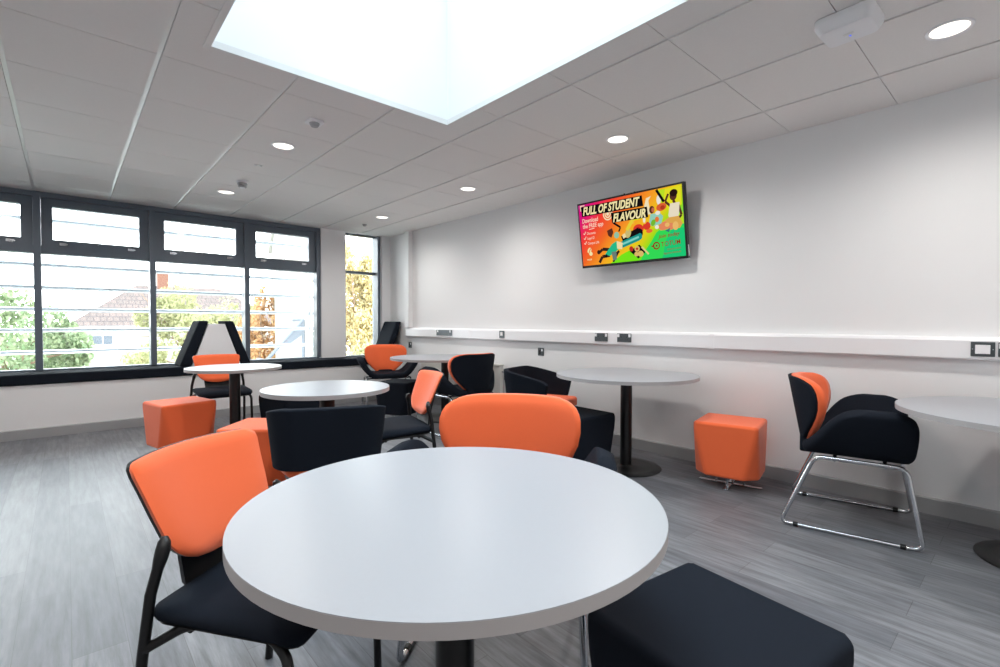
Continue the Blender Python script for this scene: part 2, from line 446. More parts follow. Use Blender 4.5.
def socket(y, z, wdt, hgt, label, x=XW-0.05, kind='double'):
    r = empty('wall_socket', label, 'socket', (x, y, z), group='sockets along the right wall')
    MB().box(-0.009, 0, -wdt/2, wdt/2, -hgt/2, hgt/2).build('face_plate', 'greymetal', r, bevel=0.003)
    if kind == 'double':
        for sy in (-1, 1):
            MB().box(-0.014, -0.008, sy*wdt*0.40-0.011, sy*wdt*0.40+0.011, 0.006, 0.034).build('switch', 'white_trim', r, bevel=0.002)
        for sy in (-1, 1):
            c = sy*wdt*0.19
            pin = MB(); pin.box(-0.0105, -0.009, c-0.003, c+0.003, 0.002, 0.012); pin.box(-0.0105, -0.009, c-0.014, c-0.008, -0.018, -0.014); pin.box(-0.0105, -0.009, c+0.008, c+0.014, -0.018, -0.014)
            pin.build('pin_slot', 'blackplastic', r, smooth=False)
    elif kind == 'data':
        MB().box(-0.013, -0.008, -wdt*0.31, wdt*0.31, -hgt*0.32, hgt*0.30).build('data_insert', 'white_trim', r, bevel=0.002)
        for sy in (-1, 1):
            MB().lathe([(0, 0), (0.003, 0), (0.003, 0.0015), (0, 0.0015)], n=12, mat=Matrix.Translation((-0.009, sy*wdt*0.42, 0)) @ Matrix.Rotation(-PI/2, 4, 'Y')).build('screw', 'chrome', r)
    elif kind == 'single':
        MB().box(-0.014, -0.008, -0.018, 0.018, -0.016, 0.026).build('switch', 'white_trim', r, bevel=0.002)
    else:
        MB().box(-0.014, -0.008, -0.03, -0.012, 0.006, 0.03).build('switch', 'white_trim', r, bevel=0.002)
        MB().box(-0.011, -0.008, -0.002, 0.028, -0.028, 0.018).build('pin_slot', 'blackplastic', r, bevel=0.001)
    return r
socket(5.42, 1.012, 0.36, 0.078, 'long row of grey sockets on the trunking above the far wall table', kind='double')
socket(4.25, 1.012, 0.086, 0.086, 'single grey switch plate on the trunking behind the tub chair', kind='single')
socket(2.825, 1.012, 0.150, 0.080, 'grey double socket on the trunking, left of the pair by the middle wall table')
socket(2.568, 1.012, 0.150, 0.080, 'grey double socket on the trunking, right of the pair by the middle wall table')
socket(0.225, 1.005, 0.098, 0.082, 'grey data plate with white insert on the trunking at the right edge', kind='data')
socket(0.09, 1.005, 0.150, 0.080, 'grey double socket on the trunking, cut off by the right edge of the picture')
socket(3.665, 0.832, 0.086, 0.086, 'small grey socket on the bare wall below the trunking, above the tub chair', x=XW, kind='small')
socket(6.375, 0.812, 0.086, 0.086, 'small grey socket low beside the white service boxing in the corner', x=XW, kind='small')

rd = empty('radiator', 'white panel radiator on the right wall behind the orange armchair', 'radiator', (XW-0.002, 5.1, 0))
m = MB()
yy0, yy1, z0, z1 = -0.85, 0.85, 0.14, 0.64
n = 56
pts = []
for i in range(n*2+1):
    y = yy0+(yy1-yy0)*i/(n*2); pts.append((-0.085 if i % 2 else -0.075, y))
poly = pts + [(-0.03, yy1), (-0.03, yy0)]
m.prism(poly, 2, z0, z1); m.build('radiator_panel', 'radiator', rd, smooth=False)
MB().box(-0.09, -0.02, yy0-0.006, yy1+0.006, z1-0.004, z1+0.018).build('top_grille', 'radiator', rd, bevel=0.004)
MB().box(-0.03, 0.0, yy0+0.2, yy0+0.24, z0+0.1, z1-0.1).build('wall_bracket', 'radiator', rd, smooth=False)
MB().box(-0.03, 0.0, yy1-0.24, yy1-0.2, z0+0.1, z1-0.1).build('wall_bracket', 'radiator', rd, smooth=False)
MB().tube(fillet([(-0.05, yy0-0.005, z1-0.07), (-0.05, yy0-0.05, z1-0.07), (-0.05, yy0-0.05, z1-0.16)], 0.02), 0.012).build('valve', 'chrome', rd)

# ------------------------------------------------------------ ceiling fittings
def downlight_proto():
    r = empty('downlight', '', 'ceiling light', (0, 0, CH), group='recessed ceiling downlights')
    MB().lathe([(0.070, 0.0), (0.087, 0.0), (0.087, -0.002), (0.084, -0.007), (0.077, -0.007), (0.071, -0.003), (0.070, 0.0)]).build('trim_ring', 'white_trim', r)
    MB().lathe([(0.0, -0.0025), (0.071, -0.0025), (0.071, -0.0005), (0, -0.0005)]).build('diffuser', 'glow', r, smooth=False)
    return r
dl = [(1.27, 3.94, 'round recessed downlight nearest the skylight, on its window side left of centre'),
      (1.27, 5.73, 'round recessed downlight next to the smoke detector near the windows'),
      (3.07, 3.93, 'round recessed downlight over the right side, midway along the far row'),
      (3.07, 5.73, 'farthest round recessed downlight, close to the narrow window'),
      (3.07, 2.13, 'round recessed downlight just above and left of the television'),
      (3.07, 0.315, 'large-looking round recessed downlight at the top right corner')]
LAMP = 36
for i_, (x, y) in enumerate(((-0.53, 5.73), (-0.53, 3.93), (-0.53, 2.13), (-0.53, 0.33), (-0.53, -1.47), (1.27, -1.47), (3.07, -1.47), (1.27, -0.35))):  # extra downlights out of view, added to brighten the room
    dl.append((x, y, 'added unseen downlight brightening the room from behind or left of the camera'))
p0 = None
for x, y, lb in dl:
    if p0 is None:
        p0 = downlight_proto(); p0.location = (x, y, CH-0.0005); p0['label'] = lb
    else: dup(p0, (x, y, CH-0.0005), 0, lb)
    la = bpy.data.lights.new('downlight_beam', 'SPOT'); la.energy = LAMP; la.color = (1, 0.96, 0.91); la.spot_size = math.radians(172); la.spot_blend = 1.0; la.shadow_soft_size = 0.07
    lo = bpy.data.objects.new('downlight_beam', la); COL.objects.link(lo); lo.location = (x, y, CH-0.03)

sd = empty('smoke_detector', 'round white and grey smoke detector hanging from the ceiling', 'detector', (1.29, 5.19, CH))
MB().lathe([(0, 0), (0.052, 0), (0.052, -0.012), (0.046, -0.022), (0, -0.022)][::-1]).build('base', 'white_trim', sd)
MB().lathe([(0, -0.062), (0.030, -0.062), (0.038, -0.054), (0.038, -0.048), (0.030, -0.046), (0.030, -0.038), (0.044, -0.034), (0.044, -0.022), (0, -0.022)]).build('head', 'detgrey', sd)
MB().lathe([(0, -0.070), (0.020, -0.068), (0.024, -0.062), (0, -0.0618)]).build('cap', 'white_trim', sd)
qd = empty('heat_detector', 'small square white detector on the ceiling beside the skylight', 'detector', (1.275, 3.32, CH))
MB().prism(rrect(-0.052, 0.052, -0.052, 0.052, 0.015), 2, -0.016, 0).build('base', 'white_trim', qd, bevel=0.003)
MB().lathe([(0, -0.040), (0.022, -0.038), (0.030, -0.026), (0.034, -0.016), (0, -0.0155)], n=24).build('head', 'detgrey', qd)
cs = empty('motion_sensor', 'tiny round grey sensor on the ceiling in front of the narrow window', 'sensor', (3.106, 6.30, CH))
MB().lathe([(0, -0.034), (0.018, -0.030), (0.028, -0.016), (0.032, 0), (0, 0)], n=24).build('dome', 'detgrey', cs)
MB().lathe([(0.032, -0.004), (0.038, -0.004), (0.038, 0), (0.032, 0)], n=24).build('collar', 'white_trim', cs)
sp = empty('ceiling_jack_plate', 'tiny white twin-jack plate on a ceiling tile beyond the downlight', 'plate', (1.262, 4.57, CH))
MB().box(-0.035, 0.035, -0.015, 0.015, -0.004, 0).build('plate', 'cil_bar', sp, bevel=0.002)
for sx in (-1, 1):
    MB().lathe([(0, -0.01), (0.008, -0.01), (0.01, -0.004), (0, -0.0039)], cx=sx*0.02, n=16).build('jack', 'white_trim', sp)
ap = empty('ceiling_unit', 'white rounded box unit on the ceiling near the top right downlight', 'ceiling unit', (2.63, 0.605, CH), az=3)
m = MB(); A = rrect(-0.098, 0.098, -0.112, 0.112, 0.03); B = rrect(-0.082, 0.082, -0.096, 0.096, 0.028)
va = [m.bm.verts.new((x, y, -0.001)) for x, y in A]; vm = [m.bm.verts.new((x, y, -0.035)) for x, y in A]; vb_ = [m.bm.verts.new((x, y, -0.068)) for x, y in B]
n = len(A)
for R0, R1 in ((va, vm), (vm, vb_)):
    for i in range(n): m.bm.faces.new((R0[i], R0[(i+1) % n], R1[(i+1) % n], R1[i]))
m.bm.faces.new(va); m.bm.faces.new(vb_[::-1])
m.build('housing', 'white_trim', ap, bevel=0.006)
MB().box(-0.008, 0.008, -0.02, 0.02, -0.0695, -0.067).build('badge', 'cil_bar', ap, smooth=False)
MB().lathe([(0, -0.0705), (0.004, -0.070), (0.005, -0.068), (0, -0.0679)], cx=0.022, cy=0, n=16).build('indicator', 'led', ap)

# ------------------------------------------------------------ tables
def table(name, x, y, r, label, cut=None, base_r=0.27, h=0.745, off=0.0, group=None):
    t = empty(name, label, 'table', (x, y, 0), group=group)
    th = 0.025
    if cut is None:
        pts = [(r*math.cos(2*PI*i/96), r*math.sin(2*PI*i/96)) for i in range(96)]
    else:
        a0 = math.acos(cut/r); pts = []
        N = 90
        for i in range(N+1):
            a = a0+(2*PI-2*a0)*i/N; pts.append((r*math.cos(a), r*math.sin(a)))
    m = MB(); m.prism(pts, 2, h-th, h-0.0015); top = m.build('tabletop', 'tabledge', t, angle=30)
    m2 = MB(); m2.prism([(px*0.9992, py*0.9992) for px, py in pts], 2, h-0.002, h); m2.build('laminate', 'tabletop', top, smooth=False)
    MB().prism(rrect(off-0.14, off+0.14, -0.14, 0.14, 0.02), 2, h-th-0.006, h-th).build('mounting_plate', 'blackmetal', t, smooth=False)
    MB().lathe([(0, 0.012), (0.045, 0.012), (0.045, h-th-0.006), (0, h-th-0.006)], cx=off).build('column', 'blackmetal', t)
    MB().lathe([(0, 0.0), (base_r, 0.0), (base_r+0.002, 0.004), (base_r-0.004, 0.009), (base_r-0.06, 0.012), (0.055, 0.018), (0.046, 0.026), (0, 0.026)], cx=off, n=72).build('base_plate', 'blackmetal', t)
    return t
table('round_table', 0.66, 0.893, 0.463, 'large round pale grey table in the foreground', group='round pedestal tables')
table('round_table', 1.208, 2.968, 0.378, 'round pedestal table behind the black tub chair in the middle of the room', group='round pedestal tables')
table('round_table', 1.134, 4.875, 0.388, 'round pedestal table nearest the wide window, beside the orange cubes', group='round pedestal tables')
table('half_round_table', 3.31, 2.205, 0.546, 'D-shaped pale grey table against the right wall, below the television', cut=0.46, off=0.01, group='D-shaped wall tables')
table('half_round_table', 3.27, 4.76, 0.553, 'D-shaped pale grey table against the right wall, in the far corner', cut=0.5, off=0.10, group='D-shaped wall tables')
table('half_round_table', 3.26, -0.05, 0.560, 'D-shaped pale grey table cut off by the right edge of the picture', cut=0.5, off=0.20, group='D-shaped wall tables')

# ------------------------------------------------------------ cube stools
def stool(mat, name, label, loc, az, s=0.42, group='upholstered cube stools'):
    r = empty(name, label, 'stool', loc, az, group)
    m = MB(); a = s/2; z0, z1 = 0.09, 0.462; c = 0.085
    T_ = [m.bm.verts.new(p) for p in ((a, a, z1), (-a, a, z1), (-a, -a, z1), (a, -a, z1))]
    oct_ = []
    for sx, sy in ((1, 1), (-1, 1), (-1, -1), (1, -1)):
        p, q = (sx*a, sy*(a-c), z0), (sx*(a-c), sy*a, z0)
        pair = (p, q) if sx*sy > 0 else (q, p)
        oct_.append([m.bm.verts.new(v) for v in pair])
    m.bm.faces.new(T_)
    for i in range(4):
        j = (i+1) % 4
        m.bm.faces.new((T_[i], T_[j], oct_[j][0], oct_[i][1]))
        m.bm.faces.new((T_[i], oct_[i][1], oct_[i][0]))
    m.bm.faces.new([v for pr in oct_ for v in pr][::-1])
    m.build('cushion_body', mat, r, bevel=0.022, seg=4)
    b1 = MB(); b1.box(-0.016, 0.016, -0.205, 0.205, 0.0, 0.009); b1.box(-0.165, 0.165, -0.018, 0.018, 0.0, 0.009)
    b1.build('cross_base', 'chrome', r, bevel=0.002)
    for px, py in ((0, 0.09), (0, -0.09), (0.09, 0), (-0.09, 0)):
        MB().lathe([(0, 0.008), (0.008, 0.008), (0.008, 0.092), (0, 0.092)], cx=px, cy=py, n=16).build('post', 'chrome', r)
    return r
so_ = stool('orange', 'cube_stool', 'orange faceted cube stool on a chrome base against the right wall', (3.525, 1.475, 0), -12, 0.415)
d1_ = dup(so_, (0.735, 5.03, 0), -13, 'orange cube stool standing left of the table nearest the window')
d1_.scale = (1.04, 1.04, 1)
dup(so_, (0.985, 3.53, 0), 42, 'orange cube stool partly hidden behind the front left orange-backed chair')
sn = stool('navy', 'cube_stool', 'large black cube stool beside the foreground table', (1.108, 0.497, 0), 8, 0.425)
dup(sn, (2.93, 2.385, 0), 4, 'black cube stool under the wall table below the television')
dup(sn, (2.93, 5.06, 0), -30, 'black cube stool in front of the far corner armchair')
dup(sn, (1.62, 4.86, 0), -18, 'black cube stool seen under the rim of the middle round table')

# ------------------------------------------------------------ four-leg chair
def leg_chair(label, loc, az):
    r = empty('dining_chair', label, 'chair', loc, az, 'black four-leg chairs with orange backs')
    # seat pad with dipped front corners
    def seat_outline(k=1.0):
        return [(x*k, y*k+0.02) for x, y in rrect(-0.245, 0.245, -0.215, 0.188, 0.055, 6)]
    def fn(u, v):
        # superellipse disc mapping for a soft pad
        a = 2*PI*u; rr = v
        return (0, 0, 0)
    pts = seat_outline()
    m = MB(); n = len(pts)
    def dip(x, y, z):
        return z - 0.05*max(0, (y-0.06)/0.155)**2 * (0.35+0.65*min(1, abs(x)/0.245)**2) + 0.008*abs(x/0.245)**2
    rings = []
    for k, z in ((0.0, 0.462), (0.4, 0.463), (0.75, 0.464), (0.93, 0.461), (0.985, 0.452), (1.0, 0.440), (0.985, 0.430), (0.90, 0.427)):
        if k == 0:
            rings.append([m.bm.verts.new((0, 0.02, dip(0, 0.02, z)))])
        else:
            rings.append([m.bm.verts.new((x*k, 0.02+(y-0.02)*k, dip(x*k, 0.02+(y-0.02)*k, z))) for x, y in pts])
    for i in range(n): m.bm.faces.new((rings[0][0], rings[1][i], rings[1][(i+1) % n]))
    for A, B in zip(rings[1:], rings[2:]):
        for i in range(n): m.bm.faces.new((A[i], A[(i+1) % n], B[(i+1) % n], B[i]))
    m.bm.faces.new(rings[-1])
    m.build('seat', 'navy', r, angle=60)
    # moulded pan under the seat
    m = MB(); rings = []
    for k, z in ((0.93, 0.428), (0.96, 0.420), (0.88, 0.408), (0.5, 0.402)):
        rings.append([m.bm.verts.new((x*k, 0.02+(y-0.02)*k, dip(x*k, 0.02+(y-0.02)*k, z))) for x, y in pts])
    for A, B in zip(rings, rings[1:]):
        for i in range(n): m.bm.faces.new((A[i], A[(i+1) % n], B[(i+1) % n], B[i]))
    m.bm.faces.new(rings[0]); m.bm.faces.new(rings[-1][::-1])
    m.build('seat_pan', 'blackplastic', r, angle=60)
    # backrest: wide top, tapered sides, rounded foot, curved round the sitter
    wtab = [(0.515, 0.0), (0.519, 0.065), (0.529, 0.108), (0.545, 0.142), (0.565, 0.166), (0.59, 0.184), (0.612, 0.194), (0.66, 0.203), (0.72, 0.212), (0.768, 0.221), (0.786, 0.220), (0.796, 0.208), (0.799, 0.195)]
    def yb(x, z): return -0.165 - 0.140*((z-0.5)/0.31) + 0.055*(x/0.23)**2
    zs = [q[0] for q in wtab]
    def back(off0, off1, grow, puff, name, mat):
        m = MB(); nu = 20; F = []; Bk = []
        for z, w in wtab:
            w = max(w+grow, 0.001) if w > 0 else 0.001
            top = 0.010*(1) 
            fr, bk = [], []
            for i in range(nu+1):
                u = -1+2*i/nu; x = w*u
                zz = z + (0.003*(1-u*u) if z > 0.78 else 0)
                e = (1-abs(u)**6)*min(1, (z-0.514)/0.03)*min(1, (0.805-z)/0.02)
                fr.append(m.bm.verts.new((x, yb(x, z)+off0+puff*max(e, 0), zz)))
                bk.append(m.bm.verts.new((x, yb(x, z)+off1, zz)))
            F.append(fr); Bk.append(bk)
        for G, fl in ((F, False), (Bk, True)):
            for j in range(len(G)-1):
                for i in range(nu): m.bm.faces.new((G[j][i], G[j][i+1], G[j+1][i+1], G[j+1][i]))
        for j in range(len(F)-1):
            m.bm.faces.new((F[j][0], F[j+1][0], Bk[j+1][0], Bk[j][0])); m.bm.faces.new((F[j][nu], F[j+1][nu], Bk[j+1][nu], Bk[j][nu]))
        for i in range(nu):
            m.bm.faces.new((F[-1][i], F[-1][i+1], Bk[-1][i+1], Bk[-1][i])); m.bm.faces.new((F[0][i], F[0][i+1], Bk[0][i+1], Bk[0][i]))
        return m.build(name, mat, r, angle=70)
    back(0.004, -0.006, 0.0, 0.022, 'backrest_pad', 'orange')
    back(-0.0065, -0.016, 0.0, 0.0, 'back_shell', 'blackplastic')
    # plastic spine joining the seat to the back
    m = MB()
    sec = [(0.425, 0.110, -0.180), (0.46, 0.120, -0.205), (0.50, 0.125, -0.207), (0.56, 0.130, -0.213), (0.64, 0.13, -0.235)]
    f_, k_ = [], []
    for z, w, y in sec:
        f_.append([m.bm.verts.new((w*u, y+0.03*(u*u)*0.5, z)) for u in (-1, -.5, 0, .5, 1)]); k_.append([m.bm.verts.new((w*u*0.96, y-0.016+0.015*(u*u), z)) for u in (-1, -.5, 0, .5, 1)])
    for G in (f_, k_):
        for j in range(len(G)-1):
            for i in range(4): m.bm.faces.new((G[j][i], G[j][i+1], G[j+1][i+1], G[j+1][i]))
    for j in range(len(f_)-1):
        for e in (0, 4): m.bm.faces.new((f_[j][e], f_[j+1][e], k_[j+1][e], k_[j][e]))
    for e in (0, -1):
        for i in range(4): m.bm.faces.new((f_[e][i], f_[e][i+1], k_[e][i+1], k_[e][i]))
    m.build('back_spine', 'blackplastic', r, angle=50)
    for sx in (-1, 1):
        rear = MB().tube([(sx*0.258, -0.222, 0.0), (sx*0.252, -0.186, 0.35), (sx*0.241, -0.172, 0.50), (sx*0.222, -0.155, 0.60)], [0.0125]*4)
        l = rear.build('leg', 'blackmetal', r)
        MB().tube([(sx*0.2296, -0.1618, 0.56), (sx*0.2258, -0.1584, 0.58), (sx*0.222, -0.155, 0.600), (sx*0.216, -0.157, 0.618), (sx*0.211, -0.160, 0.628)], [0.0128, 0.0155, 0.0165, 0.014, 0.007]).build('hinge_cap', 'blackplastic', l)
        fr = MB().tube(fillet([(sx*0.252, -0.184, 0.372), (sx*0.205, -0.10, 0.416), (sx*0.205, 0.12, 0.412), (sx*0.228, 0.180, 0.380), (sx*0.234, 0.188, 0.0)], 0.03), 0.012)
        fr.build('leg', 'blackmetal', r)
    MB().tube([(-0.205, -0.10, 0.402), (0.205, -0.10, 0.402)], 0.010).build('cross_bar', 'blackmetal', r)
    MB().tube([(-0.205, 0.12, 0.398), (0.205, 0.12, 0.398)], 0.010).build('cross_bar', 'blackmetal', r)
    return r
lc = leg_chair('front left chair with a tilted orange back and black seat at the foreground table', (0.437, 1.416, 0), 142)
dup(lc, (1.20, 5.66, 0), 180, 'orange-backed chair facing the room in front of the slanting window backrests')
dup(lc, (1.665, 2.93, 0), 284, 'orange-backed chair seen from the side, right of the middle round table')

# ------------------------------------------------------------ sled-base armchair
def armchair(label, loc, az):
    r = empty('lounge_armchair', label, 'armchair', loc, az, 'winged armchairs with orange backs and chrome sled frames')
    # curved seat shell: distance a along the cross-section -> (x,z)
    cs_ = [(0.0, 0.0, 0.436), (0.15, 0.15, 0.436), (0.21, 0.208, 0.448), (0.265, 0.254, 0.484), (0.33, 0.299, 0.540), (0.40, 0.338, 0.604), (0.46, 0.364, 0.658), (0.495, 0.381, 0.697)]
    def X(a): return interp([(q[0], q[1]) for q in cs_], a)
    def Z(a): return interp([(q[0], q[2]) for q in cs_], a)
    yr = [(0.436, -0.222), (0.47, -0.195), (0.50, -0.17), (0.56, -0.125), (0.62, -0.082), (0.655, -0.045), (0.68, -0.01), (0.692, 0.04), (0.698, 0.09)]
    yf = [(0.436, 0.272), (0.47, 0.285), (0.50, 0.288), (0.56, 0.290), (0.62, 0.288), (0.655, 0.278), (0.68, 0.252), (0.692, 0.205), (0.698, 0.16)]
    def fn(u, v):
        s = -1+2*u; a = abs(s)*0.495; x = math.copysign(X(a), s); z = Z(a)
        y = interp(yr, z)+(interp(yf, z)-interp(yr, z))*v
        return (x, y, z)
    m = MB(); m.grid(fn, 44, 14)
    m.build('seat_shell', 'navy', r, solid=0.070, off=0, sub=1)
    # padded back
    wt = [(0.435, 0.05), (0.450, 0.10), (0.475, 0.145), (0.515, 0.185), (0.56, 0.228), (0.61, 0.262), (0.66, 0.284), (0.71, 0.294), (0.75, 0.294), (0.775, 0.288), (0.797, 0.276), (0.812, 0.258), (0.823, 0.234), (0.830, 0.205), (0.834, 0.16)]
    def yb(x, z): return -0.195 - 0.075*((z-0.46)/0.4) + 0.135*(abs(x)/0.29)**2.2
    def back(o0, o1, grow, puff, name, mat):
        m = MB(); nu = 24; F = []; K = []
        for z, w in wt:
            w += grow; a_, b_ = [], []
            zz = z + (grow if z > 0.8 else 0) + 0.003
            for i in range(nu+1):
                u = -1+2*i/nu; x = w*u*0.98
                e = (1-abs(u)**5)*min(1, (z-0.44)/0.06)*min(1, (0.852-z)/0.05)
                a_.append(m.bm.verts.new((x, yb(x, z)+o0+puff*e, zz))); b_.append(m.bm.verts.new((x, yb(x, z)+o1, zz)))
            F.append(a_); K.append(b_)
        for G in (F, K):
            for j in range(len(G)-1):
                for i in range(nu): m.bm.faces.new((G[j][i], G[j][i+1], G[j+1][i+1], G[j+1][i]))
        for j in range(len(F)-1):
            for e in (0, nu): m.bm.faces.new((F[j][e], F[j+1][e], K[j+1][e], K[j][e]))
        for e in (0, -1):
            for i in range(nu): m.bm.faces.new((F[e][i], F[e][i+1], K[e][i+1], K[e][i]))
        return m.build(name, mat, r, angle=180, bevel=0)
    back(0.010, -0.026, 0.0, 0.022, 'back_cushion', 'orange')
    back(-0.0265, -0.045, -0.004, 0.0, 'back_shell', 'navy')
    # lower back block that ties the shell to the seat
    m = MB(); m.prism(rrect(-0.13, 0.13, -0.235, -0.165, 0.02), 2, 0.392, 0.49); m.build('back_foot', 'navy', r, bevel=0.008)
    for sx in (-1, 1):
        x = sx*0.305
        loop = fillet([(x, -0.31, 0.012), (x, 0.315, 0.012), (x*0.93, 0.245, 0.408), (x*0.93, -0.150, 0.408)], 0.045, closed=True)
        MB().tube(loop, 0.0115, closed=True).build('sled_frame', 'chrome', r)
        for y in (-0.235, 0.235):
            MB().tube([(x, y-0.012, 0.0125), (x, y+0.012, 0.0125)], 0.0135).build('glide', 'blackplastic', r)
    for y in (-0.06, 0.16):
        MB().tube([(-0.284, y, 0.402), (0.284, y, 0.402)], 0.010).build('cross_bar', 'chrome', r)
    return r
ac = armchair('orange-backed armchair with black arms facing the foreground table', (1.246, 1.368, 0), 231)
dup(ac, (3.41, 0.75, 0), 168, 'armchair seen side-on by the right wall with its chrome frame in full view')
dup(ac, (3.285, 6.01, 0), 201, 'armchair in the far corner facing the room with its whole orange back visible')
dup(ac, (3.10, 4.04, 0), -2, 'armchair seen from behind, its black back toward the camera at the far wall table')

# ------------------------------------------------------------ tub chair
def tub_chair(label, loc, az):
    r = empty('tub_chair', label, 'tub chair', loc, az, 'black tub chairs with orange seats')
    R = 0.15
    def plan(t):
        # t 0..1 round the U: right arm front -> back -> left arm front
        segs = [((0.285, 0.215), (0.285, -0.10)), 'c1', ((0.13, -0.27), (-0.13, -0.27)), 'c2', ((-0.285, -0.10), (-0.285, 0.215))]
        L_ = [0.315, 0.255, 0.26, 0.255, 0.315]; tot = sum(L_); d = t*tot
        for i, l in enumerate(L_):
            if d <= l or i == 4:
                k = min(1, d/l)
                if i == 1:
                    a = -k*PI/2; return (0.13+0.155*math.cos(a), -0.10+0.17*math.sin(a), k*0.5+0)
                if i == 3:
                    a = -PI/2-k*PI/2; return (-0.13+0.155*math.cos(a), -0.10+0.17*math.sin(a), 0.5)
                A, B = segs[i]; return (A[0]+(B[0]-A[0])*k, A[1]+(B[1]-A[1])*k, 0)
            d -= l
    def fn(u, v):
        x, y, _ = plan(u)
        e = abs(2*u-1)
        topz = 0.727 - 0.095*max(0, (e-0.30)/0.70)**1.2
        ycut = 0.0
        z = 0.42+(topz-0.42)*v
        k = 0.90+0.10*v          # walls flare outwards
        # rounded lower front corner of the arms
        if e > 0.9: z += 0.05*((e-0.9)/0.1)**2*(1-v)*1.0 - 0.02*((e-0.9)/0.1)**2*v
        return (x*k*1.035, (y-0.0)*k, z)
    m = MB(); m.grid(fn, 60, 8)
    m.build('tub_shell', 'navy', r, solid=0.042, off=-1, bevel=0.010)
    m = MB(); pts = [(0.225, 0.30), (0.245, 0.24), (0.235, -0.08), (0.19, -0.19), (0.10, -0.235), (-0.10, -0.235), (-0.19, -0.19), (-0.235, -0.08), (-0.245, 0.24), (-0.225, 0.30)]
    m.prism(pts, 2, 0.375, 0.465); m.build('seat_cushion', 'orange', r, bevel=0.025, seg=4)
    m = MB(); m.prism([(x*0.9, y*0.9) for x, y in pts], 2, 0.345, 0.376); m.build('seat_base', 'blackplastic', r, bevel=0.004)
    for sx in (-1, 1):
        for y, yo in ((0.22, 0.25), (-0.17, -0.22)):
            MB().tube([(sx*0.235, yo, 0.0), (sx*0.19, y, 0.35)], [0.011, 0.014]).build('leg', 'blackmetal', r)
    return r
tc_ = tub_chair('black tub chair with its back to the camera at the middle round table', (1.052, 2.567, 0), 24)
dup(tc_, (3.245, 3.10, 0), 162, 'black tub chair with open side showing, left of the wall table below the television')

